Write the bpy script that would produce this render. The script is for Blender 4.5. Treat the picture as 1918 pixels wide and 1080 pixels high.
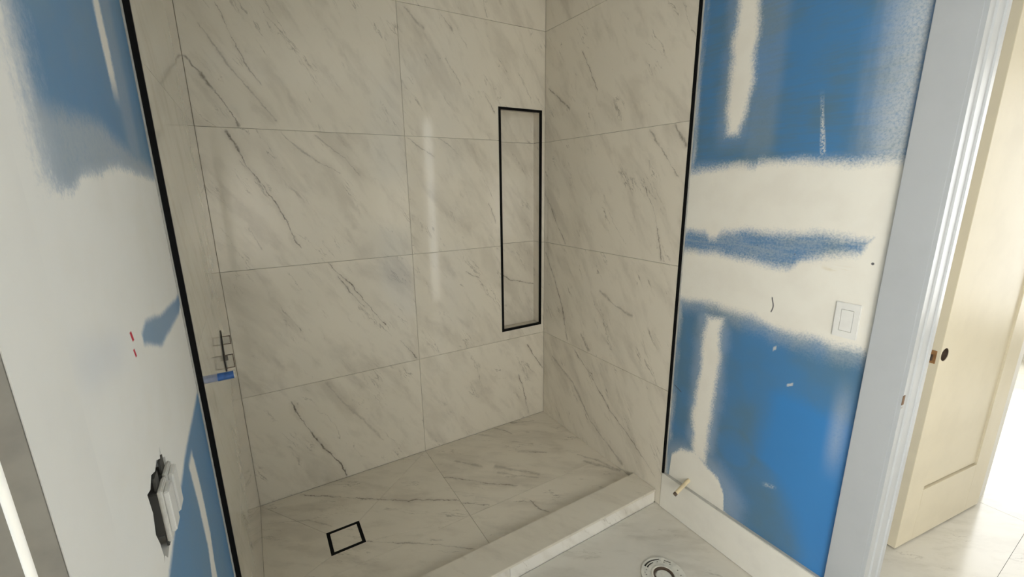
import bpy, bmesh, math, random
from mathutils import Vector, Matrix
for o in list(bpy.data.objects): bpy.data.objects.remove(o)
random.seed(4)
SC = bpy.context.scene
COL = SC.collection

# ------------------------------------------------------------------ camera
cam_d = bpy.data.cameras.new('camera'); cam = bpy.data.objects.new('camera', cam_d); COL.objects.link(cam)
cam_d.sensor_width = 36.0; cam_d.lens = 806.5/1918*36; cam_d.clip_start = 0.02
RT = Vector((0.85509794, -0.51833896, -0.01149969)); DN = Vector((-0.13122093, -0.19490913, -0.97200386)); FW = Vector((0.50158607, 0.83266749, -0.23468331))
m = Matrix.Identity(4)
for i in range(3):
    m[i][0] = RT[i]; m[i][1] = -DN[i]; m[i][2] = -FW[i]
m[0][3], m[1][3], m[2][3] = -1.5855, -2.2279, 1.5440
cam.matrix_world = m
SC.camera = cam

# ------------------------------------------------------------------ world, exposure
w = bpy.data.worlds.new('world'); SC.world = w; w.use_nodes = True
bg = w.node_tree.nodes['Background']; bg.inputs[0].default_value = (0.62, 0.78, 1.0, 1); bg.inputs[1].default_value = 1.2
vs = SC.view_settings; vs.view_transform = 'Standard'; vs.look = 'None'; vs.gamma = 1; vs.use_curve_mapping = False
vs.exposure = 0.47

# ------------------------------------------------------------------ area lamps added at made-up, unseen windows for daylight
XL0 = -1.736
def area(name, loc, direction, sx, sy, power, col):
    d = bpy.data.lights.new(name, 'AREA'); d.shape = 'RECTANGLE'; d.size = sx; d.size_y = sy; d.energy = power; d.color = col
    o = bpy.data.objects.new(name, d); COL.objects.link(o); o.location = loc
    o.rotation_euler = Vector(direction).to_track_quat('-Z', 'Z').to_euler()
    return o
area('added_daylight_west', (-4.30, -1.95, 1.35), (1, 0, 0), 1.7, 2.0, 19, (0.78, 0.90, 1.0))
area('added_daylight_east', (4.10, -2.3, 1.35), (-1, 0, 0), 2.2, 2.0, 46, (1.0, 0.96, 0.87))
area('added_daylight_hall', (0.38, -3.03, 1.18), (0, 1, 0), 0.32, 2.3, 3.7, (1.0, 0.94, 0.82))
area('added_daylight_bath', (XL0-.15, -3.65, 1.20), (1, 0, 0), 0.92, 2.14, 69, (1.0, 0.95, 0.85))  # lamp added behind the viewer to brighten shower and right wall

# ------------------------------------------------------------------ node expression helper
class NT:
    def __init__(s, name):
        s.mat = bpy.data.materials.new(name); s.mat.use_nodes = True
        s.t = s.mat.node_tree; s.n = s.t.nodes; s.l = s.t.links
        s.bsdf = s.n['Principled BSDF']
        s.tc = s.n.new('ShaderNodeTexCoord')
        s.P = s.tc.outputs['Object']
    def put(s, sock, v):
        if isinstance(v, X): s.l.new(v.s, sock)
        elif isinstance(v, bpy.types.NodeSocket): s.l.new(v, sock)
        else: sock.default_value = v
    def math(s, op, a, b=None, c=None):
        n = s.n.new('ShaderNodeMath'); n.operation = op
        s.put(n.inputs[0], a)
        if b is not None: s.put(n.inputs[1], b)
        if c is not None: s.put(n.inputs[2], c)
        return X(s, n.outputs[0])
    def xyz(s, vec=None):
        n = s.n.new('ShaderNodeSeparateXYZ'); s.put(n.inputs[0], vec if vec is not None else s.P)
        return [X(s, o) for o in n.outputs]
    def vec(s, a, b, c):
        n = s.n.new('ShaderNodeCombineXYZ')
        for k, v in enumerate((a, b, c)): s.put(n.inputs[k], v)
        return n.outputs[0]
    def vm(s, op, a, b, scale=None):
        n = s.n.new('ShaderNodeVectorMath'); n.operation = op; s.put(n.inputs[0], a)
        if b is not None: s.put(n.inputs[1], b)
        if scale is not None: s.put(n.inputs['Scale'], scale)
        return n
    def dot(s, a, v): return X(s, s.vm('DOT_PRODUCT', a, v).outputs['Value'])
    def noise(s, vec, scale=5, detail=3, rough=.5, dist=0):
        n = s.n.new('ShaderNodeTexNoise'); s.put(n.inputs['Vector'], vec); n.inputs['Scale'].default_value = scale
        n.inputs['Detail'].default_value = detail; n.inputs['Roughness'].default_value = rough; n.inputs['Distortion'].default_value = dist
        return X(s, n.outputs['Fac']), n.outputs['Color']
    def step(s, v, a, b, o0=0.0, o1=1.0):          # smoothstep a..b -> o0..o1
        n = s.n.new('ShaderNodeMapRange'); n.interpolation_type = 'SMOOTHSTEP'
        s.put(n.inputs[0], v); s.put(n.inputs[1], a); s.put(n.inputs[2], b); s.put(n.inputs[3], o0); s.put(n.inputs[4], o1)
        return X(s, n.outputs[0])
    def lin(s, v, a, b, o0=0.0, o1=1.0, clamp=True):
        n = s.n.new('ShaderNodeMapRange'); n.clamp = clamp
        s.put(n.inputs[0], v); s.put(n.inputs[1], a); s.put(n.inputs[2], b); s.put(n.inputs[3], o0); s.put(n.inputs[4], o1)
        return X(s, n.outputs[0])
    def curve(s, v, pts, smooth=False):             # piecewise curve through pts
        pts = sorted(pts); x0, x1 = pts[0][0], pts[-1][0]; y0 = min(q[1] for q in pts); y1 = max(q[1] for q in pts)
        if y1-y0 < 1e-5: y1 = y0+1e-5
        a = s.lin(v, x0, x1)
        n = s.n.new('ShaderNodeFloatCurve'); c = n.mapping.curves[0]
        while len(c.points) < len(pts): c.points.new(.5, .5)
        for q, (px, py) in zip(c.points, pts):
            q.location = ((px-x0)/(x1-x0), (py-y0)/(y1-y0)); q.handle_type = 'AUTO' if smooth else 'VECTOR'
        n.mapping.update(); s.put(n.inputs['Value'], a)
        return X(s, n.outputs[0])*(y1-y0)+y0
    def mix(s, f, a, b):
        n = s.n.new('ShaderNodeMix'); n.data_type = 'RGBA'; n.clamp_factor = True
        s.put(n.inputs[0], f)
        for k, v in ((6, a), (7, b)):
            if isinstance(v, tuple): n.inputs[k].default_value = (*v[:3], 1)
            else: s.l.new(v, n.inputs[k])
        return n.outputs[2]
    def bump(s, h, strength, dist):
        n = s.n.new('ShaderNodeBump'); n.inputs['Strength'].default_value = strength; n.inputs['Distance'].default_value = dist
        s.put(n.inputs['Height'], h); s.l.new(n.outputs[0], s.bsdf.inputs['Normal'])
    def out(s, col=None, rough=None, metal=None, spec=None):
        I = s.bsdf.inputs
        if col is not None:
            if isinstance(col, tuple): I['Base Color'].default_value = (*col, 1)
            else: s.l.new(col, I['Base Color'])
        if rough is not None: s.put(I['Roughness'], rough)
        if metal is not None: I['Metallic'].default_value = metal
        if spec is not None: I['Specular IOR Level'].default_value = spec
        return s.mat
class X:
    def __init__(s, t, sock): s.t = t; s.s = sock
    def __add__(s, o): return s.t.math('ADD', s, o)
    __radd__ = __add__
    def __sub__(s, o): return s.t.math('SUBTRACT', s, o)
    def __rsub__(s, o): return s.t.math('SUBTRACT', o, s)
    def __mul__(s, o): return s.t.math('MULTIPLY', s, o)
    __rmul__ = __mul__
    def abs(s): return s.t.math('ABSOLUTE', s)
    def min(s, o): return s.t.math('MINIMUM', s, o)
    def max(s, o): return s.t.math('MAXIMUM', s, o)

# ------------------------------------------------------------------ materials
MARBLE = (0.75, 0.695, 0.585); CLOUD = (0.575, 0.525, 0.435); VEIN = (0.17, 0.14, 0.105)
def marble(name, U, V, sdir, veins=(), rough=.07, fine=1.0, base=MARBLE, cloud=CLOUD, soft=0.6):
    t = NT(name); U = Vector(U); V = Vector(V); N = U.cross(V)
    inf = t.n.new('ShaderNodeObjectInfo'); off = t.math('MULTIPLY', inf.outputs['Random'], 41.0)
    wob, wobc = t.noise(t.P, 26, 3, .55)
    d1 = t.vm('SUBTRACT', wobc, (.5, .5, .5)); d2 = t.vm('SCALE', d1.outputs[0], None, .022)
    _, wobf = t.noise(t.P, 95, 3, .6)
    e1 = t.vm('SUBTRACT', wobf, (.5, .5, .5)); e2 = t.vm('SCALE', e1.outputs[0], None, .009); d2 = t.vm('ADD', d2.outputs[0], e2.outputs[0])
    Pw = t.vm('ADD', t.P, d2.outputs[0]).outputs[0]
    a2 = (U*sdir[0]+V*sdir[1]).normalized(); b2 = (U*(-sdir[1])+V*sdir[0]).normalized()
    a = t.dot(Pw, a2); b = t.dot(Pw, b2); c = t.dot(t.P, N)
    # broad clouds drawn out along the grain
    cl, _ = t.noise(t.vec(a*1.6+off, b*4.5, c+off), 1.6, 5, .58, .4)
    cl2, _ = t.noise(t.vec(a*3.0, b*10+off, c), 1.8, 4, .6, .3)
    f = t.step(cl, .46, .72)*.62 + t.step(cl2, .5, .74)*.45
    col = t.mix(f, base, cloud)
    # thin broken veinlets
    v1, _ = t.noise(t.vec(a*2.2+off, b*15, c+off), 1.5, 4, .55, .6)
    gate, _ = t.noise(t.vec(a*2.0, b*5+off, c), 2.2, 3, .55)
    thin = t.step((v1-.5).abs(), 0.0, .017, 1, 0)*t.step(gate, .53, .66)
    pat, _ = t.noise(t.vec(a*9, b*26+off, c), 1.6, 3, .6)
    blot = t.step(pat, .66, .76)*t.step(gate, .50, .62)
    col = t.mix((thin*.62+blot*.55)*fine, col, (0.30, 0.265, 0.21))
    # the veins seen on these tiles
    mod, _ = t.noise(t.P, 34, 2, .6); mod2, _ = t.noise(t.P, 9, 2, .5)
    tot = None
    for pts, wd, st in veins:
        P3 = [U*p[0]+V*p[1] for p in pts]
        dr = (P3[-1]-P3[0]).normalized(); nr = N.cross(dr)
        sv = [p.dot(dr) for p in P3]; tv = [p.dot(nr) for p in P3]
        q = []
        for s_, t_ in zip(sv, tv):
            if not q or s_ > q[-1][0]+.004: q.append((s_, t_))
        S = t.dot(Pw, dr); D = (t.dot(Pw, nr)-t.curve(S, q)).abs()
        wdn = (t.step(mod2, .3, .7, .35, 1.9))*wd
        core = t.step(D, 0.0, wdn, 1, 0); halo = t.step(D, 0.0, wd*6, 1, 0)*.36*soft*t.step(mod2, .35, .65, .3, 1)
        ends = t.step(S, sv[0]-.004, sv[0]+.012)*t.step(S, sv[-1]-.012, sv[-1]+.004, 1, 0)
        k = (core*t.step(mod, .30, .58, .35, 1)+halo)*ends*st
        tot = k if tot is None else tot.max(k)
    if tot is not None: col = t.mix(tot, col, VEIN)
    r, _ = t.noise(t.P, 60, 2)
    return t.out(col, r*.05+(rough-.02))
S_, M_, W_ = .0026, .0042, .0075
BV = [
 ([(-1.721, 2.051), (-1.667, 1.974), (-1.613, 1.891), (-1.584, 1.834), (-1.566, 1.788)], W_, .7),
 ([(-1.656, 2.17), (-1.621, 2.113), (-1.579, 2.031), (-1.507, 1.937), (-1.466, 1.878), (-1.423, 1.816)], M_, .4),
 ([(-1.591, 2.258), (-1.575, 2.22), (-1.544, 2.124), (-1.52, 2.054), (-1.465, 1.962)], S_, .55),
 ([(-0.827, 2.374), (-0.766, 2.316), (-0.727, 2.287)], W_, .38), ([(-0.639, 2.372), (-0.571, 2.299)], M_, .45),
 ([(-0.404, 2.5), (-0.389, 2.439), (-0.375, 2.392)], M_, .65), ([(-0.402, 2.017), (-0.37, 1.974), (-0.337, 1.923)], S_, .6),
 ([(-1.622, 1.785), (-1.594, 1.721), (-1.563, 1.635), (-1.518, 1.557), (-1.467, 1.464), (-1.434, 1.378), (-1.419, 1.316), (-1.392, 1.264)], M_, .85),
 ([(-1.593, 1.657), (-1.55, 1.613), (-1.501, 1.523)], M_, .45),
 ([(-1.417, 1.783), (-1.361, 1.718), (-1.29, 1.662), (-1.18, 1.603)], M_, .42),
 ([(-1.282, 1.778), (-1.237, 1.734), (-1.15, 1.665), (-1.095, 1.591)], M_, .4),
 ([(-0.856, 1.786), (-0.79, 1.737), (-0.706, 1.686)], M_, .42), ([(-0.685, 1.786), (-0.627, 1.755), (-0.567, 1.702)], M_, .42),
 ([(-1.592, 1.376), (-1.569, 1.315), (-1.551, 1.266)], M_, .4),
 ([(-1.284, 1.185), (-1.247, 1.133), (-1.19, 1.069), (-1.126, 0.961), (-1.065, 0.867), (-1.03, 0.819)], S_*1.2, .85),
 ([(-1.248, 1.119), (-1.205, 1.04), (-1.133, 0.937)], S_*1.2, .75), ([(-0.967, 0.728), (-0.921, 0.665), (-0.873, 0.591)], S_*1.2, .75),
 ([(-0.134, 0.527), (-0.079, 0.432), (-0.005, 0.326)], M_, .75),
 ([(-1.525, 0.52), (-1.509, 0.456), (-1.471, 0.355), (-1.42, 0.245), (-1.365, 0.146), (-1.33, 0.084), (-1.311, 0.0)], M_, .85),
 ([(-1.359, 0.577), (-1.294, 0.453), (-1.198, 0.314), (-1.095, 0.148)], W_, .28),
 ([(-0.206, 0.333), (-0.178, 0.261), (-0.153, 0.172), (-0.123, 0.016)], S_*1.2, .75),
 ([(-0.394, 1.442), (-0.345, 1.317)], S_, .6), ([(-0.555, 1.06), (-0.512, 1.029), (-0.46, 1.01)], S_, .6),
 ([(-0.31, 1.02), (-0.2, 0.95), (-0.02, 0.90)], S_*1.3, .7)]
RV = [
 ([(-0.031, 2.084), (-0.124, 2.02), (-0.237, 1.939)], M_, .6), ([(-0.324, 2.211), (-0.391, 2.108), (-0.456, 1.989)], S_*1.3, .65),
 ([(-0.802, 1.777), (-0.885, 1.68), (-0.982, 1.563)], M_, .5), ([(-0.939, 1.786), (-0.973, 1.738), (-1.01, 1.682)], W_, .6),
 ([(-0.797, 1.528), (-0.863, 1.409), (-0.905, 1.277), (-0.915, 1.195)], S_*1.3, .65), ([(-0.028, 1.466), (-0.123, 1.322), (-0.22, 1.194)], M_, .7),
 ([(-0.015, 1.127), (-0.103, 0.983), (-0.194, 0.81), (-0.253, 0.598)], M_, .75),
 ([(-0.29, 0.585), (-0.477, 0.454), (-0.652, 0.304), (-0.797, 0.223), (-0.976, 0.102)], M_, .7),
 ([(-0.513, 0.98), (-0.65, 0.919), (-0.768, 0.891)], W_, .4), ([(-0.376, 0.69), (-0.451, 0.595)], W_*1.4, .5),
 ([(-0.095, 0.448), (-0.314, 0.343), (-0.49, 0.163), (-0.759, 0.034)], W_*1.3, .42)]
FV = [
 ([(-1.551, -0.013), (-1.354, -0.159), (-1.198, -0.275), (-1.084, -0.359), (-1.061, -0.362), (-0.866, -0.487)], S_*1.4, .8),
 ([(-0.866, -0.51), (-0.80, -0.56), (-0.751, -0.602)], S_*1.3, .7),
 ([(-0.862, -0.279), (-0.74, -0.389), (-0.699, -0.44), (-0.556, -0.555)], M_, .6), ([(-0.405, -0.302), (-0.32, -0.356), (-0.251, -0.402)], S_*1.2, .65),
 ([(-0.398, -0.004), (-0.352, -0.058), (-0.33, -0.127)], M_, .6), ([(-1.33, -0.505), (-1.108, -0.657), (-0.931, -0.798)], S_, .55),
 ([(-0.561, -0.673), (-0.557, -0.749), (-0.527, -0.801)], S_*1.2, .65), ([(-1.701, -0.149), (-1.526, -0.234), (-1.436, -0.333)], M_, .35),
 ([(-0.584, -0.343), (-0.501, -0.439), (-0.404, -0.543)], .016, .34), ([(-0.598, -0.40), (-0.513, -0.486), (-0.424, -0.562)], .010, .32),
 ([(-0.132, -0.57), (-0.081, -0.648), (-0.007, -0.76)], .011, .42), ([(-0.276, -0.004), (-0.21, -0.034), (-0.123, -0.065)], .010, .45),
 ([(-0.756, -0.178), (-0.691, -0.253), (-0.639, -0.32)], .010, .35), ([(-0.119, -0.507), (-0.054, -0.619), (-0.025, -0.717)], .008, .4)]
M = {}
M['mb'] = marble('marble_back', (1, 0, 0), (0, 0, 1), (.52, -.85), BV)
M['mr'] = marble('marble_right', (0, 1, 0), (0, 0, 1), (-.58, -.81), RV, fine=1.25)
M['ml'] = marble('marble_left', (0, 1, 0), (0, 0, 1), (.58, -.81), (), fine=.15, rough=.045)
M['mf'] = marble('marble_shower_floor', (1, 0, 0), (0, 1, 0), (.79, -.61), FV, rough=.16)
M['mc'] = marble('marble_curb', (1, 0, 0), (0, 1, 0), (.5, -.8), (), rough=.18, fine=.5, base=(.72, .67, .565))
M['mcf'] = marble('marble_curb_face_lit', (1, 0, 0), (0, 0, 1), (.5, -.8), (), rough=.14, fine=1.0, base=(.80, .77, .70))  # paler than the curb top: light on the face put into its base
M['mg'] = marble('marble_room_floor', (1, 0, 0), (0, 1, 0), (.80, -.60), (), rough=.16, fine=.9, base=(.68, .65, .575), cloud=(.52, .49, .42))

def flat(name, col, rough=.5, metal=0.0, amp=.04, scale=30, bumps=0.0):
    t = NT(name); n, _ = t.noise(t.P, scale, 4, .6)
    c2 = tuple(max(0, c*(1-amp*3)) for c in col)
    c = t.mix(t.step(n, .4, .75), col, c2)
    if bumps: t.bump(n, bumps, .002)
    return t.out(c, n*.1+(rough-.05), metal)
M['grout'] = flat('grout', (.40, .37, .30), .9)
M['black'] = flat('black_metal', (.004, .004, .004), .6); M['black'].node_tree.nodes['Principled BSDF'].inputs['Specular IOR Level'].default_value = .12
M['white_paint'] = flat('white_paint', (.91, .89, .835), .42, amp=.015, scale=6)
M['grey_paint'] = flat('grey_primer', (.44, .455, .465), .38, amp=.015, scale=6)
M['base_paint'] = flat('baseboard_paint', (.82, .79, .71), .42, amp=.02, scale=9)
M['wall_paint'] = flat('wall_paint', (.80, .78, .73), .75, amp=.02, scale=4)
M['ceiling'] = flat('ceiling_paint', (.82, .80, .75), .85, amp=.02, scale=4)
M['plastic'] = flat('white_plastic', (.78, .77, .73), .35, amp=.015)
M['dusty'] = flat('dusty_plastic', (.74, .72, .66), .55, amp=.06, scale=60)
M['cream'] = flat('cream_door_paint', (.74, .665, .50), .35, amp=.02, scale=5)
M['edge_grey'] = flat('grey_casing_edge', (.20, .185, .155), .6, amp=.08, scale=22)  # dark grey for the left casing edge and jamb
M['cpvc'] = flat('cpvc', (.74, .62, .40), .4, amp=.05)
M['dark'] = flat('dark_hole_shade', (.015, .012, .01), .8)  # near-black for hole insides, with their shade put into the colour
M['bronze'] = flat('bronze', (.42, .22, .09), .4, .3, amp=.1)
M['brown'] = flat('brown_steel', (.13, .09, .065), .5, .3, amp=.1)
M['wood'] = flat('wood_core', (.24, .15, .09), .8, amp=.15)
M['pvc'] = flat('flange_pvc', (.72, .70, .62), .4, amp=.06, scale=50)
M['bluepipe'] = flat('blue_pex', (.05, .16, .48), .4, amp=.12, scale=60)
M['device_shade'] = flat('device_side_shade', (.07, .068, .06), .7)  # shade on the device bodies put into a dark grey
M['gap'] = flat('caulk', (.50, .49, .45), .7, amp=.06)
def clear_plastic():
    t = NT('smoky_plastic'); n, _ = t.noise(t.P, 40, 2)
    t.out(t.mix(n, (.45, .43, .36), (.55, .52, .45)), .25); t.bsdf.inputs['Alpha'].default_value = .22
    return t.mat
M['clear'] = clear_plastic()

MUD = (.83, .80, .715); BLUE = (.045, .225, .54); DUST = (.095, .195, .295)
def drywall_right():
    t = NT('drywall_right'); x, y, z = t.xyz()
    nz, _ = t.noise(t.P, 150, 4, .75); md, _ = t.noise(t.P, 9, 4, .55); lo, _ = t.noise(t.P, 3.2, 3, .5)
    hs, _ = t.noise(t.vec(0.0, y*7, z*70), 1.0, 4, .65)            # trowel drag marks
    vst, _ = t.noise(t.vec(0.0, y*40, z*5), 1.0, 4, .6)
    e = (nz-.5)*.05+(md-.5)*.045
    def m(sd, wdt=.024): return t.step(sd+e, -wdt, wdt)
    c = t.curve
    band1 = m((c(y, [(-1.031, 1.586), (-1.116, 1.597), (-1.226, 1.603), (-1.30, 1.600), (-1.305, 1.618), (-1.449, 1.611), (-1.544, 1.601), (-1.655, 1.598), (-1.729, 1.597)])-z)
              .min(z-c(y, [(-1.021, 1.337), (-1.12, 1.345), (-1.14, 1.325), (-1.17, 1.325), (-1.19, 1.35), (-1.297, 1.361), (-1.483, 1.366), (-1.578, 1.371), (-1.695, 1.36)])))
    bl = z-c(y, [(-1.016, 1.041), (-1.199, 1.05), (-1.335, 1.043), (-1.429, 1.022), (-1.529, 1.025), (-1.628, 1.017), (-1.723, 1.018)])
    band2 = m((c(y, [(-1.029, 1.259), (-1.175, 1.268), (-1.309, 1.259), (-1.463, 1.245), (-1.494, 1.281), (-1.587, 1.306), (-1.66, 1.33), (-1.70, 1.42)])-z).min(bl))
    st1 = m((c(z, [(1.70, -1.175), (1.79, -1.167), (1.91, -1.17), (2.175, -1.166), (2.75, -1.16)])-y)
            .min(y-c(z, [(1.70, -1.215), (1.781, -1.238), (1.893, -1.258), (2.148, -1.247), (2.75, -1.245)])).min(z-1.715), .020)
    st2 = m((c(z, [(.33, -1.165), (.388, -1.159), (.514, -1.14), (.729, -1.157), (.998, -1.16)])-y)
            .min(y-c(z, [(.33, -1.225), (.426, -1.228), (.559, -1.232), (.762, -1.242), (1.018, -1.235)])).min(1.0-z).min(z-.33), .017)
    dome = m((c(y, [(-1.335, .15), (-1.325, .234), (-1.294, .293), (-1.24, .313), (-1.168, .352), (-1.098, .326), (-1.052, .27), (-1.044, .12)])-z)
             .min(y+1.337).min(-1.040-y), .014)
    st2h = t.step((y+1.195).abs()+e, .045, .10, 1, 0)*t.step(z, 1.06, .98)*t.step(z, .30, .42)*.33
    st1h = t.step((y+1.195).abs()+e, .04, .09, 1, 0)*t.step(z, 1.62, 1.75)*.22
    domh = t.step(t.math('SQRT', (y+1.19)*(y+1.19)+(z-.17)*(z-.17))+e*1.5, .16, .27, 1, 0)*.36
    colw = t.step(y+e*.9+(vst-.5)*.05, -1.56, -1.71)*t.step(z, 1.55, 1.63)*t.step(nz, .30, .62, .55, .85)*t.step(y, -1.726, -1.712, .1, 1)
    streak = t.step((y+1.49-(z-1.779)*.15).abs()+e*.25, .004, .011, 1, 0)*t.step(z, 1.61, 1.64)*t.step(z, 1.74, 1.83, 1, 0)*t.step(nz, .40, .6)
    smudge = t.step((y+1.685).abs(), .0, .045, 1, 0)*t.step((z-.73).abs(), .04, .22, 1, 0)*.36
    scr = t.step((z-.828+(y+1.52)*.6).abs()+e*.25, .002, .006, 1, 0)*t.step((y+1.519).abs()+e*.2, .004, .012, 1, 0)
    scr = scr.max(t.step((z-.945+(y+1.45)*.9).abs()+e*.3, .004, .012, 1, 0)*t.step((y+1.450).abs(), .003, .008, 1, 0))
    scr2 = t.step((z-.392+(y+1.5)*.3).abs()+e*.8, .002, .016, 1, 0)*t.step((y+1.50).abs()+e*.6, .008, .035, 1, 0)*t.step(nz, .42, .56)*.8
    edge = t.step(y+e*.6, -1.056, -1.028)*t.step(vst, .36, .62, .15, .75)
    drip, _ = t.noise(t.vec(0.0, y*45, z*9), 1.0, 3, .6)
    drips = t.step(drip, .70, .74)*t.step(y, -1.10, -1.06)*.8
    # thin scuffed band under and over the mud: half covered
    veil = t.step(bl+e*1.4, -.085, .0)*t.step(z, 1.15, 1.10)*.42
    veil2 = t.step(z, 1.64, 1.60)*t.step(z, 1.20, 1.25)*t.step(hs*.5+nz*.5, .40, .58, .12, .42)
    veil3 = t.step((y+1.30).abs(), .03, .075, 1, 0)*t.step(z, 1.56, 1.70)*.16
    pure = t.step(c(z, [(.1, -1.63), (.193, -1.62), (.331, -1.58), (.456, -1.49), (.49, -1.413), (.631, -1.427), (.79, -1.44)])-y+e*.9, -.04, .07)*t.step(z+(y+1.45)*-.10+e*.8, .84, .76)
    dust = (lo*.7+md*.3+t.step(hs, .3, .7, -.08, .08)*t.step(z, .9, 1.6))
    dk = t.step(dust, .36, .66, .45, 1.0)*(1-pure*.93)
    circ = t.step((t.math('SQRT', (y+1.345)*(y+1.345)+(z-.47)*(z-.47))-.085).abs(), .0, .02, .18, 0)
    col = t.mix(dk+circ, BLUE, DUST)
    white = band1.max(band2).max(st1).max(st2).max(dome)
    halo = st1h.max(st2h).max(domh)
    part = halo.max(veil).max(veil2).max(veil3).max(colw).max(streak).max(smudge).max(edge).max(drips).max(scr).max(scr2)
    col = t.mix(part*t.step(nz, .25, .6, .72, 1.0), col, (.56, .58, .575))
    mudv = t.mix(t.step(md, .4, .7), MUD, (.80, .765, .68))
    col = t.mix(white, col, mudv)
    # stains, pencil mark and screw heads
    tan = t.step((z-1.27).abs()+(md-.5)*.06, .0, .016, 1, 0)*t.step((y+1.61).abs(), .035, .055, 1, 0)*t.step(hs, .45, .6)*.6
    col = t.mix(tan, col, (.62, .50, .26))
    pen = t.step((y+1.421-t.math('SINE', z*90)*.0035).abs(), .0012, .0032, 1, 0)*t.step((z-1.105).abs(), .026, .030, 1, 0)
    dots = t.step(t.math('SQRT', (y+1.694)*(y+1.694)+(z-1.298)*(z-1.298)), .003, .005, 1, 0)
    sp, _ = t.noise(t.P, 120, 1, .5)
    specks = t.step(sp, .70, .74)*t.step((z-1.303).abs(), .008, .02, 1, 0)*t.step((y+1.39).abs(), .07, .1, 1, 0)
    crs = t.step((z-.62-(y+1.05)*.5).abs(), .001, .003, 1, 0)*t.step((y+1.055).abs(), .018, .022, 1, 0)
    col = t.mix(pen.max(dots).max(specks).max(crs)*.9, col, (.05, .05, .06))
    t.bump(white*.5+nz*.15, .25, .003)
    return t.out(col, t.step(white.max(part), 0, 1, .36, .72))
MUDL_LIT = (.92, .90, .845)  # whiter than the right mud: missing light put into the colour
def drywall_left():
    t = NT('drywall_left'); x, y, z = t.xyz()
    nz, _ = t.noise(t.P, 150, 4, .75); md, _ = t.noise(t.P, 9, 4, .55); lo, _ = t.noise(t.P, 3.2, 3, .5)
    vst, _ = t.noise(t.vec(0.0, y*40, z*5), 1.0, 4, .6)
    e = (nz-.5)*.04+(md-.5)*.04
    c = t.curve
    # upper blue field
    up = t.step(z-c(y, [(-1.76, 1.545), (-1.704, 1.547), (-1.613, 1.543), (-1.564, 1.564), (-1.444, 1.577), (-1.282, 1.575), (-1.118, 1.565), (-1.0, 1.56)], )+e*.7, -.012, .012)
    up = up*t.step(y+e*1.6+(vst-.5)*.05, -1.715, -1.60)
    wash = t.step(c(y, [(-1.70, 1.60), (-1.648, 1.622), (-1.558, 1.626), (-1.427, 1.632), (-1.259, 1.60), (-1.1, 1.59)])-z+e*.5, -.012, .02)
    stk = t.step((y+1.300).abs()+e*.5, .012, .030, 1, 0)*t.step(z, 1.66, 1.72)
    stk2 = t.step((y+1.24).abs()+e*.4, .02, .07, 1, 0)
    # mid patch, low field
    pt = t.step((c(y, [(-1.47, 1.345), (-1.425, 1.358), (-1.316, 1.338), (-1.128, 1.325), (-1.05, 1.33)])-z).min(z-c(y, [(-1.47, 1.33), (-1.352, 1.288), (-1.128, 1.288), (-1.05, 1.31)])).min(y+1.465)+e*.25, -.004, .010)*.85
    low = t.step(c(y, [(-1.76, 1.03), (-1.604, 1.052), (-1.536, 1.064), (-1.36, 1.090), (-1.116, 1.098), (-1.05, 1.10)])-z+e*.25, -.006, .012)
    lst = t.step((y-c(z, [(.2, -1.33), (.797, -1.326), (.866, -1.302), (.965, -1.302), (1.055, -1.319)])).abs()+e*.5, .018, .034, 1, 0)*t.step(z, 1.068, 1.05)
    faint = t.step((z-1.365+(y+1.6)*.15).abs(), .0, .05, 1, 0)*t.step((y+1.64).abs(), .03, .12, 1, 0)*.20
    col = t.mix(t.step(lo*.6+md*.4, .36, .66, .35, .95), (.05, .24, .52), (.145, .29, .44))
    part = (up*wash*.62).max(up*stk2*.3)
    blue = (up.max(pt).max(low))
    mudv = t.mix(t.step(md, .4, .7), MUDL_LIT, (.90, .875, .81))
    base = t.mix(blue, mudv, col)
    base = t.mix(faint, base, (.45, .52, .68))
    base = t.mix(part*t.step(nz, .25, .6, .7, 1), base, (.55, .58, .585))
    base = t.mix((stk*up).max(lst*low), base, MUDL_LIT)
    red = t.step((y+1.515+(z-1.357)*.4).abs(), .003, .006, 1, 0)*t.step((z-1.357).abs(), .006, .008, 1, 0)
    red2 = t.step((y+1.518+(z-1.335)*.4).abs(), .002, .005, 1, 0)*t.step((z-1.335).abs(), .005, .007, 1, 0)
    base = t.mix(red.max(red2), base, (.60, .02, .05))
    t.bump((1-blue)*.5+nz*.1, .2, .003)
    return t.out(base, t.step(blue, 0, 1, .72, .42))
M['dr'] = drywall_right(); M['dl'] = drywall_left()

# ------------------------------------------------------------------ mesh helpers
def B(bm, x0, x1, y0, y1, z0, z1):
    v = [bm.verts.new((x, y, z)) for x in (min(x0, x1), max(x0, x1)) for y in (min(y0, y1), max(y0, y1)) for z in (min(z0, z1), max(z0, z1))]
    for f in ((0, 1, 3, 2), (4, 6, 7, 5), (0, 4, 5, 1), (2, 3, 7, 6), (0, 2, 6, 4), (1, 5, 7, 3)): bm.faces.new([v[i] for i in f])
    return bm
def prism(bm, poly, axes, lo, hi):
    """poly: 2-D outline in axes (a, b); extruded along the third axis from lo to hi"""
    k = ({0, 1, 2}-set(axes)).pop()
    def pt(p, h):
        q = [0, 0, 0]; q[axes[0]] = p[0]; q[axes[1]] = p[1]; q[k] = h; return q
    A = [bm.verts.new(pt(p, lo)) for p in poly]; C = [bm.verts.new(pt(p, hi)) for p in poly]
    bm.faces.new(A); bm.faces.new(C[::-1]); n = len(poly)
    for i in range(n): bm.faces.new((A[i], A[(i+1) % n], C[(i+1) % n], C[i]))
    return bm
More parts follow.
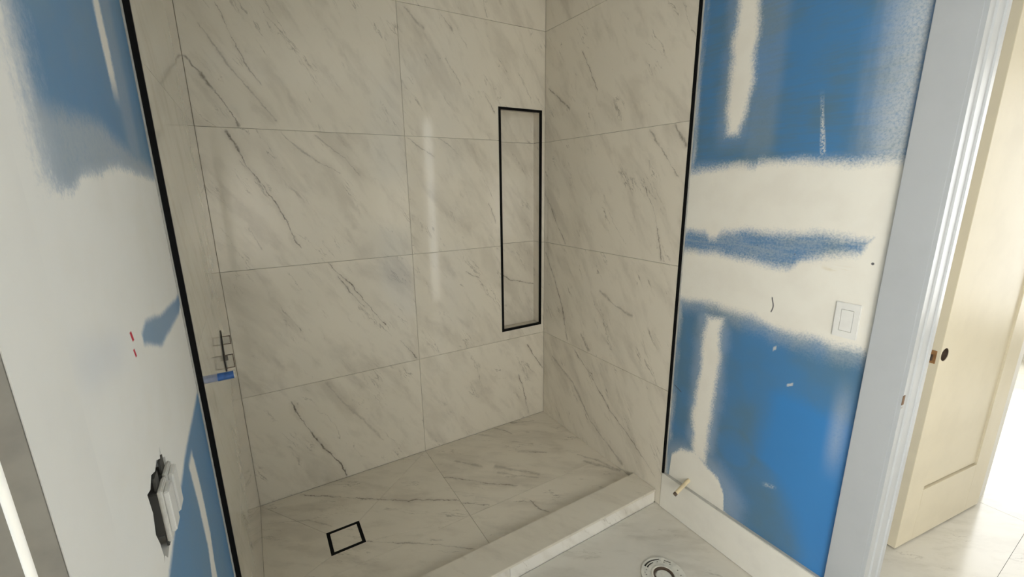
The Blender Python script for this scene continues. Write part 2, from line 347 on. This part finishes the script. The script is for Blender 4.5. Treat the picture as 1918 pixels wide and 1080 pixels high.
def tube(bm, p0, p1, r0, r1=None, seg=20, cap0=True, cap1=True):
    p0 = Vector(p0); p1 = Vector(p1); r1 = r0 if r1 is None else r1
    d = (p1-p0).normalized(); a = d.orthogonal().normalized(); b = d.cross(a)
    R0 = [bm.verts.new(p0+(a*math.cos(q)+b*math.sin(q))*r0) for q in [2*math.pi*i/seg for i in range(seg)]]
    R1 = [bm.verts.new(p1+(a*math.cos(q)+b*math.sin(q))*r1) for q in [2*math.pi*i/seg for i in range(seg)]]
    for i in range(seg): bm.faces.new((R0[i], R0[(i+1) % seg], R1[(i+1) % seg], R1[i]))
    if cap0: bm.faces.new(R0[::-1])
    if cap1: bm.faces.new(R1)
    return bm
def pipe(bm, p0, p1, ro, ri, seg=24):
    p0 = Vector(p0); p1 = Vector(p1); d = (p1-p0).normalized(); a = d.orthogonal().normalized(); b = d.cross(a)
    def ring(p, r): return [bm.verts.new(p+(a*math.cos(q)+b*math.sin(q))*r) for q in [2*math.pi*i/seg for i in range(seg)]]
    L = [ring(p0, ro), ring(p1, ro), ring(p1, ri), ring(p0, ri)]
    for j in range(4):
        for i in range(seg): bm.faces.new((L[j][i], L[j][(i+1) % seg], L[(j+1) % 4][(i+1) % seg], L[(j+1) % 4][i]))
    return bm
def obj(name, bm, mat, parent=None, bevel=0, smooth=False, seg=2):
    bmesh.ops.recalc_face_normals(bm, faces=bm.faces)
    if bevel: bmesh.ops.bevel(bm, geom=[e for e in bm.edges if e.calc_face_angle(0) > .5], offset=bevel, segments=seg, affect='EDGES', clamp_overlap=True)
    me = bpy.data.meshes.new(name); bm.to_mesh(me); bm.free()
    o = bpy.data.objects.new(name, me); COL.objects.link(o); me.materials.append(M[mat] if isinstance(mat, str) else mat)
    if smooth:
        for p in me.polygons: p.use_smooth = True
        me.set_sharp_from_angle(angle=math.radians(35))
    if parent is not None:
        o.parent = parent; o.matrix_parent_inverse = parent.matrix_world.inverted()
    return o
NB = bmesh.new
def tag(o, label, cat, group=None, kind=None):
    o['label'] = label; o['category'] = cat
    if group: o['group'] = group
    if kind: o['kind'] = kind
    return o
def thing(name, label, cat, loc, group=None, kind=None):
    o = bpy.data.objects.new(name, None); o.empty_display_size = .05; COL.objects.link(o); o.location = loc
    bpy.context.view_layer.update()
    return tag(o, label, cat, group, kind)
def box(name, mat, parent, *a, bevel=0): return obj(name, B(NB(), *a), mat, parent, bevel)
def cut(o, cutter_bm):
    me = bpy.data.meshes.new('cutter'); bmesh.ops.recalc_face_normals(cutter_bm, faces=cutter_bm.faces); cutter_bm.to_mesh(me); cutter_bm.free()
    c = bpy.data.objects.new('cutter', me); COL.objects.link(c)
    md = o.modifiers.new('b', 'BOOLEAN'); md.operation = 'DIFFERENCE'; md.solver = 'EXACT'; md.object = c
    bpy.context.view_layer.update()
    dg = bpy.context.evaluated_depsgraph_get(); nm = bpy.data.meshes.new_from_object(o.evaluated_get(dg))
    o.modifiers.clear(); o.data = nm; bpy.data.objects.remove(c)

# ------------------------------------------------------------------ main dimensions (metres)
XL, XR = -1.736, 0.012            # plasterboard faces
TL, TR = -1.7237, 0.0             # tile faces
TRY, TLY = -1.0155, -1.085        # front edges of the tiled side walls
ZF, ZC = -0.04, 2.75              # room floor, ceiling
YB = -4.20                        # wall behind the camera
WX = 0.186                        # hall face of the right wall
DW = (-2.62, -1.825)              # doorway in the right wall
DL = (-2.66, -1.860)              # doorway in the left wall
DH = 2.42                         # head height of the doorways
HX = 1.40                         # far wall of the hall
ZR = [0.0, 0.587, 1.187, 1.787, 2.387, ZC]
G = .0008                         # half a joint

# ------------------------------------------------------------------ shell
b = NB(); B(b, XR, WX, DW[1]+.015, .15, -.15, ZC); B(b, XR, WX, DW[0]-.015, DW[1]+.015, DH+.015, ZC); B(b, XR, WX, YB-.15, DW[0]-.015, -.15, ZC)
wall_right = tag(obj('wall_right', b, 'dr'), 'blue plasterboard wall with white joint compound beside the open doorway', 'wall', kind='structure')
b = NB(); B(b, XL-.14, XL, DL[1]+.012, .15, -.15, ZC); B(b, XL-.14, XL, DL[0]-.012, DL[1]+.012, DH+.012, ZC); B(b, XL-.14, XL, -3.18, DL[0]-.012, -.15, ZC); B(b, XL-.14, XL, YB-.15, -4.12, -.15, ZC); B(b, XL-.14, XL, -4.12, -3.18, -.15, .12); B(b, XL-.14, XL, -4.12, -3.18, 2.28, ZC)
wall_left = tag(obj('wall_left', b, 'dl'), 'pale plastered wall with blue patches at the left, close to the camera', 'wall', kind='structure')
NX0, NX1, NZ0, NZ1, ND = -0.319, -0.023, 0.645, 1.966, .082
b = NB(); B(b, XL-.14, NX0-.01, .012, .15, -.15, ZC); B(b, NX1+.01, WX, .012, .15, -.15, ZC); B(b, NX0-.01, NX1+.01, .012, .15, -.15, NZ0-.01); B(b, NX0-.01, NX1+.01, .012, .15, NZ1+.01, ZC); B(b, NX0-.01, NX1+.01, ND+.012, .15, NZ0-.01, NZ1+.01)
wall_back = tag(obj('wall_back', b, 'grout'), 'marble tiled back wall of the shower', 'wall', kind='structure')
tag(box('wall_rear', 'wall_paint', None, XL-.14, WX, YB-.15, YB, -.15, ZC), 'plain plastered wall behind the viewer', 'wall', kind='structure')
tag(box('ceiling', 'ceiling', None, XL-.14, WX, YB-.15, .15, ZC, ZC+.1), 'white bathroom ceiling', 'ceiling', kind='structure')
# room floor: base with one object per tile
floor = tag(box('floor', 'grout', None, -4.4, 4.3, -5.3, .15, -.16, ZF-.009), 'grey veined marble floor of the bathroom and the rooms beyond', 'floor', kind='structure')
def ftile(parent, x0, x1, y0, y1, mat='mg', zt=ZF): box('tile', mat, parent, x0+.0006, x1-.0006, y0+.0006, y1-.0006, zt-.01, zt, bevel=.0003)
for i in range(-3, 4):
    for j in range(0, 6):
        x0, x1 = HX-.02+(i-1)*1.2-.0, HX-.02+i*1.2
        y1 = -.987-.433-.6*j + (.433 if j == 0 else 0); y0 = -.987-.433-.6*(j+1)
        x0, x1 = max(x0, -4.4), min(x1, 4.3)
        if x1 > x0: ftile(floor, x0, x1, y0, y1)

# marble tiles of the shower walls
def ptile(parent, mat, poly, axes, lo, hi):
    obj('tile', prism(NB(), poly, axes, lo, hi), mat, parent, bevel=.0005, seg=1)
def rect(a0, a1, b0, b1): return [(a0+G, b0+G), (a1-G, b0+G), (a1-G, b1-G), (a0+G, b1-G)]
XJ = -.862
box('thinset', 'grout', wall_back, TL, NX0-.01, .0035, .012, 0, ZC)
for k in range(5):
    z0, z1 = ZR[k], ZR[k+1]
    ptile(wall_back, 'mb', rect(TL, XJ, z0, z1), (0, 2), 0, .012)
    if k in (0, 4): ptile(wall_back, 'mb', rect(XJ, TR, z0, z1), (0, 2), 0, .012)
    elif k == 1: ptile(wall_back, 'mb', [(XJ+G, z0+G), (TR-G, z0+G), (TR-G, z1-G), (NX1, z1-G), (NX1, NZ0), (NX0, NZ0), (NX0, z1-G), (XJ+G, z1-G)], (0, 2), 0, .012)
    elif k == 2:
        ptile(wall_back, 'mb', [(XJ+G, z0+G), (NX0, z0+G), (NX0, z1-G), (XJ+G, z1-G)], (0, 2), 0, .012)
        ptile(wall_back, 'mb', [(NX1, z0+G), (TR-G, z0+G), (TR-G, z1-G), (NX1, z1-G)], (0, 2), 0, .012)
    else: ptile(wall_back, 'mb', [(XJ+G, z1-G), (TR-G, z1-G), (TR-G, z0+G), (NX1, z0+G), (NX1, NZ1), (NX0, NZ1), (NX0, z0+G), (XJ+G, z0+G)], (0, 2), 0, .012)
    ptile(wall_right, 'mr', rect(TRY, 0, z0 if k else ZF, z1), (1, 2), 0, .012)
    obj('tile', B(NB(), XL, TL, TLY, 0, (z0 if k else ZF)+.0003, z1-.0003), 'ml', wall_left)
box('thinset', 'grout', wall_right, .0035, .012, TRY+.004, 0, ZF, ZC)
box('thinset', 'grout', wall_left, XL, TL-.0035, TLY+.004, 0, ZF, ZC)

# shower floor: large tiles with envelope cuts towards the drain
CI, CO, ZCB = .8384, .9867, .036
sf = tag(box('floor', 'grout', None, TL, TR, -CI, 0, -.06, -.009), 'marble shower floor with diagonal cuts around the square drain', 'floor', kind='structure')
DX0, DX1, DY0, DY1 = -1.471, -1.326, -.507, -.362
def fpoly(pts, shrink=G):
    c = Vector((sum(p[0] for p in pts)/len(pts), sum(p[1] for p in pts)/len(pts)))
    out = []
    n = len(pts)
    for i in range(n):                                   # inset each corner by the joint
        p0, p1, p2 = Vector(pts[i-1]), Vector(pts[i]), Vector(pts[(i+1) % n])
        d1 = (p1-p0).normalized(); d2 = (p2-p1).normalized()
        n1 = Vector((-d1.y, d1.x)); n2 = Vector((-d2.y, d2.x)); k = (n1+n2); k = k/max(k.length_squared/2, .3)
        out.append(p1+k*shrink)
    obj('tile', prism(NB(), [tuple(p) for p in out], (0, 1), -.01, 0), 'mf', sf, bevel=.0004, seg=1)
YJ = -.612
fpoly([(XJ, YJ), (TR, YJ), (TR, 0), (XJ, 0)]); fpoly([(XJ, -CI), (TR, -CI), (TR, YJ), (XJ, YJ)])
fpoly([(DX0, DY1), (DX1, DY1), (XJ, 0), (TL, 0)], .0005)
fpoly([(DX1, DY0), (XJ-.0, YJ), (XJ, 0), (DX1, DY1)], .0005)
fpoly([(TL, YJ), (DX0, DY0), (DX0, DY1), (TL, 0)], .0005)
fpoly([(TL, YJ), (XJ, YJ), (DX1, DY0), (DX0, DY0)], .0005)
fpoly([(TL, -CI), (XJ, -CI), (XJ, YJ), (TL, YJ)])

# ------------------------------------------------------------------ curb
curb = thing('shower_curb', 'low marble shower curb with a veined front face, paler with light painted in', 'curb', (-.86, -.91, ZF))
box('core', 'grout', curb, TL, TR, -CO+.012, -CI, -.06, ZCB-.013)
box('top_slab', 'mc', curb, TL+.001, TR-.001, -CO, -CI, ZCB-.013, ZCB, bevel=.0012)
for x0, x1 in ((TL+.001, -.862), (-.862, TR-.004)): box('face_tile', 'mcf', curb, x0+G, x1-G, -CO+.002, -CO+.012, ZF-.006, ZCB-.014, bevel=.0005)

# ------------------------------------------------------------------ niche
ni = thing('shower_niche', 'tall narrow wall niche edged in black metal', 'niche', (-.17, .04, NZ0))
FWD = .0145
box('frame_bar', 'black', ni, NX0, NX0+FWD, -.0025, .012, NZ0, NZ1); box('frame_bar', 'black', ni, NX1-FWD*.75, NX1, -.0025, .012, NZ0, NZ1)
box('frame_bar', 'black', ni, NX0+FWD, NX1-FWD*.75, -.0025, .012, NZ1-FWD*.9, NZ1); box('frame_bar', 'black', ni, NX0+FWD, NX1-FWD*.75, -.0025, .012, NZ0, NZ0+FWD*.9)
i0, i1, k0, k1 = NX0+.004, NX1-.004, NZ0+.004, NZ1-.004
zz = [k0, 1.187, 1.787, k1]
for a_, b_ in zip(zz[:-1], zz[1:]):
    box('back_tile', 'mb', ni, i0, i1, ND, ND+.011, a_+G, b_-G)
    box('side_tile', 'mr', ni, i1, i1+.010, .012, ND, a_+G, b_-G); box('side_tile', 'mr', ni, i0-.010, i0, .012, ND, a_+G, b_-G)
box('sill_tile', 'mc', ni, i0, i1, .012, ND, k0-.010, k0); box('head_tile', 'mc', ni, i0, i1, .012, ND, k1, k1+.010)

# ------------------------------------------------------------------ drain
dr = thing('shower_drain', 'square tile-in shower drain with a black rim', 'drain', ((DX0+DX1)/2, (DY0+DY1)/2, 0))
r_ = .0135
for a in ((DX0, DX1, DY1-r_, DY1), (DX0, DX1, DY0, DY0+r_), (DX0, DX0+r_, DY0+r_, DY1-r_), (DX1-r_, DX1, DY0+r_, DY1-r_)):
    box('rim_bar', 'black', dr, a[0], a[1], a[2], a[3], -.02, .0008)
box('tile_insert', 'mf', dr, DX0+r_+.0008, DX1-r_-.0008, DY0+r_+.0008, DY1-r_-.0008, -.012, .0004, bevel=.0004)

# ------------------------------------------------------------------ black tile edge profiles
b = NB(); B(b, .0, XR+.0, TRY-.006, TRY, .15, ZC); B(b, -.0012, .0, TRY-.006, TRY+.0025, .15, ZC)
tag(obj('trim_1', b, 'black'), 'thin black metal tile edge between the shower and the blue wall', 'trim', kind='structure')
b = NB(); B(b, XL, TL, TLY-.004, TLY, ZF, ZC); B(b, TL, TL+.0012, TLY-.004, TLY+.003, ZF, ZC)
tag(obj('trim_2', b, 'black'), 'wide black metal tile edge on the near left wall', 'trim', kind='structure')
tag(box('trim_3', 'gap', None, XR-.004, XR, TRY-.013, TRY-.006, .15, ZC, bevel=.0015), 'pale plaster bead along the black tile edge', 'trim', kind='structure')
tag(box('trim_4', 'gap', None, XL, XL+.003, TLY-.012, TLY-.004, ZF, ZC, bevel=.001), 'pale plaster bead along the near black edge', 'trim', kind='structure')

# ------------------------------------------------------------------ baseboard
bb = tag(obj('baseboard_right', B(NB(), -.004, XR, -1.726, TRY-.002, ZF+.002, .15), 'base_paint', None, bevel=.001), 'flat white baseboard under the blue wall', 'baseboard', kind='structure')
box('caulk_line', 'gap', bb, -.001, XR, -1.726, TRY-.010, .15, .1535)

# ------------------------------------------------------------------ right doorway: casing and jambs
def casing(name, label, bms, mat='white_paint'):
    return tag(obj(name, bms, mat, None, bevel=.0012), label, 'trim', kind='structure')
b = NB(); B(b, -.006, XR, DW[1]+.003, -1.728, ZF, DH+.10); t5 = casing('trim_5', 'flat pale grey door casing beside the light switch', b, 'grey_paint')
b = NB(); B(b, -.006, XR, DW[0], DW[1]+.003, DH, DH+.10); B(b, -.006, XR, DW[0]-.1, DW[0], ZF, DH+.10); casing('trim_6', 'pale grey head casing over the right doorway', b, 'grey_paint')
prof = [(-.004, -1.831), (.012, -1.831), (.020, -1.825), (.062, -1.825), (.068, -1.829), (.082, -1.829), (.085, -1.825), (.138, -1.825), (.142, -1.829), (.148, -1.825), (.186, -1.825), (.186, -1.811), (-.004, -1.811)]
jb = tag(obj('trim_7', prism(NB(), prof, (0, 1), ZF, DH), 'grey_paint'), 'pale stepped door jamb with a strike recess', 'trim', kind='structure')
box('strike_recess', 'wood', jb, -.0045, .008, -1.8325, -1.8300, .895, .925, bevel=.0004); box('strike_recess', 'gap', jb, -.0045, .009, -1.8318, -1.8300, .883, .887)
b = NB(); B(b, -.004, WX, DW[0]-.014, DW[0], ZF, DH); B(b, -.004, WX, DW[0], DW[1], DH, DH+.014); casing('trim_8', 'far jamb and head of the right doorway', b, 'grey_paint')
b = NB(); B(b, WX, WX+.014, DW[1]+.003, -1.72, ZF, DH+.1); B(b, WX, WX+.014, DW[0]-.1, DW[0], ZF, DH+.1); casing('trim_9', 'hall side casing of the right doorway', b, 'grey_paint')

# ------------------------------------------------------------------ left doorway: casing and jamb
b = NB(); B(b, XL, TL, -1.860, -1.765, ZF, DH+.1)
ca = casing('trim_10', 'smooth white casing at the left, nearest the camera', b)
box('casing_edge', 'edge_grey', ca, XL-.002, TL-.0004, -1.8612, -1.8598, ZF, DH)
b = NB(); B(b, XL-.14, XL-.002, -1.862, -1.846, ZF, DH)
casing('trim_11', 'grey left door jamb', b, 'edge_grey')
b = NB(); tube(b, (XL-.0042, -1.860, ZF), (XL-.0042, -1.860, DH), .0031, seg=16)
tag(obj('trim_12', b, 'white_paint', None, smooth=True), 'narrow white rounded bead on the left door jamb', 'trim', kind='structure')
b = NB(); B(b, XL, TL, DL[0]-.1, DL[0], ZF, DH+.1); B(b, XL, TL, DL[0], DL[1], DH, DH+.1); B(b, XL-.14, XL, DL[0]-.012, DL[0], ZF, DH); B(b, XL-.14, XL, DL[0], DL[1], DH, DH+.012)
casing('trim_13', 'head and far side trim of the left doorway', b)

# ------------------------------------------------------------------ rooms beyond (hall, far room, left room)
b = NB(); B(b, WX, HX, -1.45, -1.33, -.15, ZC); B(b, HX, HX+.12, -1.84, -1.33, -.15, ZC); B(b, HX, HX+.12, -4.38, -2.70, -.15, ZC); B(b, HX, HX+.12, -2.70, -1.84, DH, ZC)
B(b, WX, .21, -3.20, -3.06, -.15, ZC); B(b, .55, HX, -3.20, -3.06, -.15, ZC); B(b, .21, .55, -3.20, -3.06, -.15, .02); B(b, .21, .55, -3.20, -3.06, 2.36, ZC);
tag(obj('wall_hall', b, 'wall_paint'), 'pale walls of the hall beyond the right doorway', 'wall', kind='structure')
b = NB(); B(b, HX+.12, 4.3, -.60, -.48, -.15, ZC); B(b, HX+.12, 4.3, -4.5, -4.38, -.15, ZC)
B(b, 4.2, 4.3, -4.4, -3.4, -.15, ZC); B(b, 4.2, 4.3, -1.2, -.5, -.15, ZC); B(b, 4.2, 4.3, -3.4, -1.2, -.15, .35); B(b, 4.2, 4.3, -3.4, -1.2, 2.35, ZC); B(b, HX, HX+.12, -1.33, -.48, -.15, ZC)
tag(obj('wall_far_room', b, 'wall_paint'), 'bright walls of the room past the cream door', 'wall', kind='structure')
b = NB(); B(b, -4.5, XL-.14, -.70, -.58, -.15, ZC); B(b, -4.5, XL-.14, -3.12, -3.0, -.15, ZC); B(b, -4.5, -4.4, -3.0, -2.8, -.15, ZC); B(b, -4.5, -4.4, -1.1, -.58, -.15, ZC); B(b, -4.5, -4.4, -2.8, -1.1, -.15, .35); B(b, -4.5, -4.4, -2.8, -1.1, 2.35, ZC)
tag(obj('wall_left_room', b, 'wall_paint'), 'walls of the room past the left doorway', 'wall', kind='structure')
b = NB(); B(b, WX, 4.3, -3.2, -.48, ZC, ZC+.1); B(b, HX, 4.3, -4.5, -3.2, ZC, ZC+.1); B(b, -4.5, XL-.14, -3.12, -.58, ZC, ZC+.1)
tag(obj('ceiling', b, 'ceiling'), 'white ceilings of the neighbouring rooms', 'ceiling', kind='structure')
def window(name, label, c, axis, wd, z0, z1):  # invented windows, out of view, framing the daylight lamps
    wn = thing(name, label, 'window', (c[0], c[1], z0), kind='structure')
    def bar(u0, u1, a, bb_):
        if axis == 'x': box('added_window_frame', 'white_paint', wn, c[0]-.03, c[0]+.03, c[1]+u0, c[1]+u1, a, bb_)
        else: box('added_window_frame', 'white_paint', wn, c[0]+u0, c[0]+u1, c[1]-.03, c[1]+.03, a, bb_)
    h = wd/2
    bar(-h, -h+.05, z0, z1); bar(h-.05, h, z0, z1); bar(-h+.05, h-.05, z0, z0+.05); bar(-h+.05, h-.05, z1-.05, z1); bar(-.02, .02, z0+.05, z1-.05)
window('added_window_1', 'wide white framed window added unseen to light the left room', (-4.45, -1.95), 'x', 1.7, .35, 2.35)
window('added_window_2', 'wide white framed window added unseen to light the far right room', (4.25, -2.3), 'x', 2.2, .35, 2.35)
window('added_window_3', 'tall white framed window added unseen to light the hall', (.38, -3.13), 'y', .34, .02, 2.36)
window('added_window_4', 'tall white framed window added unseen behind the viewer to light the bathroom', (XL-.08, -3.65), 'x', .94, .12, 2.28)

# ------------------------------------------------------------------ open cream door
HA = Vector((1.343, -1.851)); HB = Vector((.654, -1.746)); DLn = (HB-HA).length; dt = (HB-HA).normalized(); dn = Vector((-dt.y, dt.x))
door = thing('door_1', 'open cream panel door with a bored knob hole and bronze latch', 'door', (HA.x, HA.y, ZF), kind='structure')
door.rotation_euler = (0, 0, math.atan2(dt.y, dt.x)); bpy.context.view_layer.update()
def dobj(name, bm, mat, bevel=0, parent=None, smooth=False):       # local: x from hinge to latch, +y towards the viewer face
    bmesh.ops.transform(bm, matrix=door.matrix_world, verts=bm.verts)
    o = obj(name, bm, mat, None, bevel, smooth)
    o.data.transform(door.matrix_world.inverted()); o.parent = parent or door
    return o
DT = .046; H2 = 2.36; SW = .126
sgn = 1 if (door.matrix_world.to_3x3() @ Vector((0, 1, 0))).xy.dot(dn) > 0 else -1
def L(x0, x1, y0, y1, z0, z1): return B(NB(), x0, x1, y0, y1, z0+.008, z1)
st = dobj('stile', L(DLn-SW, DLn, -DT, 0, 0, H2), 'cream', .001)
cb = NB(); tube(cb, (DLn-.0325, -DT-.01, .914), (DLn-.0325, .01, .914), .027, seg=32); bmesh.ops.transform(cb, matrix=door.matrix_world, verts=cb.verts); cut(st, cb)
dobj('stile', L(0, SW, -DT, 0, 0, H2), 'cream', .001)
dobj('rail', L(SW, DLn-SW, -DT, 0, 0, .267), 'cream'); dobj('rail', L(SW, DLn-SW, -DT, 0, H2-.12, H2), 'cream')
dobj('panel', L(SW, DLn-SW, -DT+.007, -.007, .267, H2-.12), 'cream')
dobj('bore_shade_lining', pipe(NB(), (DLn-.0325, -DT+.002, .914), (DLn-.0325, -.0015, .914), .0269, .0258, 28), 'brown')  # added lining, dark brown to paint the shade inside the knob hole
dobj('bore_shade_plug', tube(NB(), (DLn-.0325, -DT+.002, .914), (DLn-.0325, -.036, .914), .0268, seg=28), 'brown')  # dark plug closing the hole, shade put into its colour
lp = dobj('latch_plate', L(DLn-.0005, DLn+.0015, -.041, -.011, .868, .930), 'bronze', .0008)
dobj('latch_bolt', prism(NB(), [(DLn+.001, -.020), (DLn+.012, -.020), (DLn+.001, -.034)], (0, 1), .888, .912), 'brown', .0006, parent=lp)

# ------------------------------------------------------------------ toilet flange
FC = Vector((-.3126, -1.3038))
fl = thing('toilet_flange', 'round white toilet flange set in the marble floor', 'toilet flange', (FC.x, FC.y, ZF))
def flange_ring():
    bm = NB(); n = 144; rad = [.050, .060, .067, .0735, .0765, .0845, .0905]
    def solid(i, k):
        a = (i+.5)*360/n
        if k == 5 or k == 0: return True
        if k == 4: return not (55 < a < 112 or 20 < a < 40 or 235 < a < 292)          # outer long slot
        if k == 2: return not (78 < a < 112 or 258 < a < 292 or 160 < a < 185 or any(abs(a-c) < 3.2 for c in (62, 122, 142, 40, 20, 200, 220, 240, 310, 330, 350)))
        if k == 3: return not (abs(a-52) < 2.5 or abs(a-134) < 2.5 or abs(a-228) < 2.5 or abs(a-318) < 2.5)
        return True
    V = {}
    def vv(i, k, z):
        key = (i % n, k, z)
        if key not in V:
            a = math.radians((i % n)*360/n); V[key] = bm.verts.new((FC.x+rad[k]*math.cos(a), FC.y+rad[k]*math.sin(a), z))
        return V[key]
    top, bot = ZF+.0075, ZF+.002
    for i in range(n):
        for k in range(6):
            if not solid(i, k): continue
            bm.faces.new((vv(i, k, top), vv(i, k+1, top), vv(i+1, k+1, top), vv(i+1, k, top)))
            if k == 0 or not solid(i, k-1): bm.faces.new((vv(i, k, top), vv(i+1, k, top), vv(i+1, k, bot), vv(i, k, bot)))
            if k == 5 or not solid(i, k+1): bm.faces.new((vv(i, k+1, top), vv(i, k+1, bot), vv(i+1, k+1, bot), vv(i+1, k+1, top)))
            if not solid((i-1) % n, k): bm.faces.new((vv(i, k, top), vv(i, k, bot), vv(i, k+1, bot), vv(i, k+1, top)))
            if not solid((i+1) % n, k): bm.faces.new((vv(i+1, k, top), vv(i+1, k+1, top), vv(i+1, k+1, bot), vv(i+1, k, bot)))
    return bm
obj('ring', flange_ring(), 'pvc', fl)
obj('slot_shade_ring', pipe(NB(), (FC.x, FC.y, ZF), (FC.x, FC.y, ZF+.0030), .0895, .048, 48), 'dark', fl)  # dark ring under the flange paints the shade in its slots
obj('pipe_collar', pipe(NB(), (FC.x, FC.y, ZF), (FC.x, FC.y, ZF+.011), .050, .042, 48), 'pvc', fl, bevel=.0015, smooth=True)
obj('pipe_mouth', pipe(NB(), (FC.x, FC.y, ZF), (FC.x, FC.y, ZF+.009), .042, .036, 40), 'brown', fl)
obj('test_plug', tube(NB(), (FC.x, FC.y, ZF), (FC.x, FC.y, ZF+.005), .036, .030, 40), 'pvc', fl, smooth=True)

# ------------------------------------------------------------------ water supply stub
pp = thing('supply_pipe', 'short cream supply pipe poking out above the baseboard', 'pipe', (.012, -1.155, .195))
p0, p1 = Vector((.02, -1.155, .195)), Vector((-.080, -1.153, .152))
obj('tube', pipe(NB(), p0, p1, .0085, .0062), 'cpvc', pp, smooth=True)
d_ = (p1-p0).normalized()
obj('end_band', pipe(NB(), p1-d_*.010, p1+d_*.0005, .0088, .0062), 'brown', pp, smooth=True)
obj('pipe_end_shade', tube(NB(), p1-d_*.02, p1-d_*.004, .0062), 'dark', pp)  # dark plug painted as the shade inside the open pipe end

# ------------------------------------------------------------------ light switch
sw = thing('light_switch', 'white rocker light switch beside the door casing', 'switch', (XR, -1.655, 1.108))
pl = obj('cover_plate', B(NB(), XR-.006, XR, -1.690, -1.620, 1.0505, 1.1655), 'plastic', sw, bevel=.002)
cut(pl, B(NB(), XR-.02, XR-.002, -1.6725, -1.6375, 1.0725, 1.1435))
rk = NB(); prism(rk, [(XR-.0075, 1.1425), (XR-.0045, 1.108), (XR-.0065, 1.0735), (XR-.001, 1.0735), (XR-.001, 1.1425)], (0, 2), -1.6716, -1.6384)
obj('rocker', rk, 'plastic', sw, bevel=.0006)

# ------------------------------------------------------------------ outlet box with ragged cut-out on the left wall
ob = thing('outlet_box', 'two white devices loose in a ragged hole on the left wall', 'outlet', (XL, -1.55, 1.12))
poly = [(-1.600, 1.085), (-1.604, 1.075), (-1.595, 1.080), (-1.585, 1.068), (-1.56, 1.073), (-1.530, 1.066), (-1.50, 1.070), (-1.489, 1.10), (-1.492, 1.14), (-1.487, 1.163),
        (-1.503, 1.170), (-1.506, 1.190), (-1.515, 1.176), (-1.535, 1.185), (-1.552, 1.179), (-1.573, 1.186), (-1.590, 1.176), (-1.607, 1.180), (-1.602, 1.150), (-1.611, 1.125), (-1.603, 1.105)]
cut(wall_left, prism(NB(), poly, (1, 2), XL-.045, XL+.01))
M_hole = M['dark']
b = NB(); B(b, XL-.0455, XL-.043, -1.615, -1.48, 1.06, 1.195); obj('box_back', b, 'dark', ob)
for yc in (-1.5560, -1.5135):
    dv = obj('device', B(NB(), XL-.040, XL+.0015, yc-.0150, yc+.0150, 1.092, 1.156), 'device_shade', ob, bevel=.001)  # body coloured dark as if in shadow, only frame and face pale
    obj('frame', B(NB(), XL+.0010, XL+.0065, yc-.0180, yc+.0180, 1.082, 1.160), 'dusty', dv, bevel=.0015)
    obj('face', B(NB(), XL+.006, XL+.0125, yc-.0145, yc+.0145, 1.093, 1.155), 'plastic', dv, bevel=.0015)
    obj('strap', B(NB(), XL-.002, XL+.0005, yc-.010, yc+.010, 1.072, 1.176), 'device_shade', dv)

# ------------------------------------------------------------------ shower valve rough-in and blue pipe on the left tile wall
vr = thing('valve_rough_in', 'smoky plastic valve guard standing out of the left tile wall', 'valve', (TL, -.49, .985))
obj('slot', prism(NB(), [(-.455, 1.055), (-.462, 1.02), (-.47, .985), (-.475, .915), (-.50, .915), (-.515, .96), (-.505, 1.0), (-.485, 1.04)], (1, 2), TL-.0005, TL+.003), 'dark', vr)  # dark slab on the tile, painted as the shade inside a hole
def frame(bm, y, x0, x1, z0, z1, r=.0012):
    for a in ((x0, x1, z0, z0+2*r), (x0, x1, z1-2*r, z1), (x1-2*r, x1, z0, z1)): B(bm, a[0], a[1], y-r, y+r, a[2], a[3])
    return bm
for (y, z0, z1, wd) in ((-.470, 1.005, 1.036, .027), (-.505, .928, .978, .029)):
    g = obj('guard_frame', frame(NB(), y, TL, TL+wd, z0, z1), 'brown', vr)
    obj('guard_web', B(NB(), TL, TL+wd-.001, y+.001, y+.0025, z0, z1), 'clear', g)
obj('stem', B(NB(), TL, TL+.012, -.50, -.488, .955, .972), 'brown', vr)
bp_ = thing('blue_pipe_stub', 'short blue pipe stub below the valve guard on the tile', 'pipe', (TL, -.782, 1.005))
obj('tube', pipe(NB(), (TL-.005, -.782, 1.005), (TL+.040, -.782, 1.005), .0115, .009), 'bluepipe', bp_, smooth=True)
obj('end_ring', pipe(NB(), (TL+.040, -.782, 1.005), (TL+.043, -.782, 1.005), .0118, .0085), 'pvc', bp_, smooth=True)
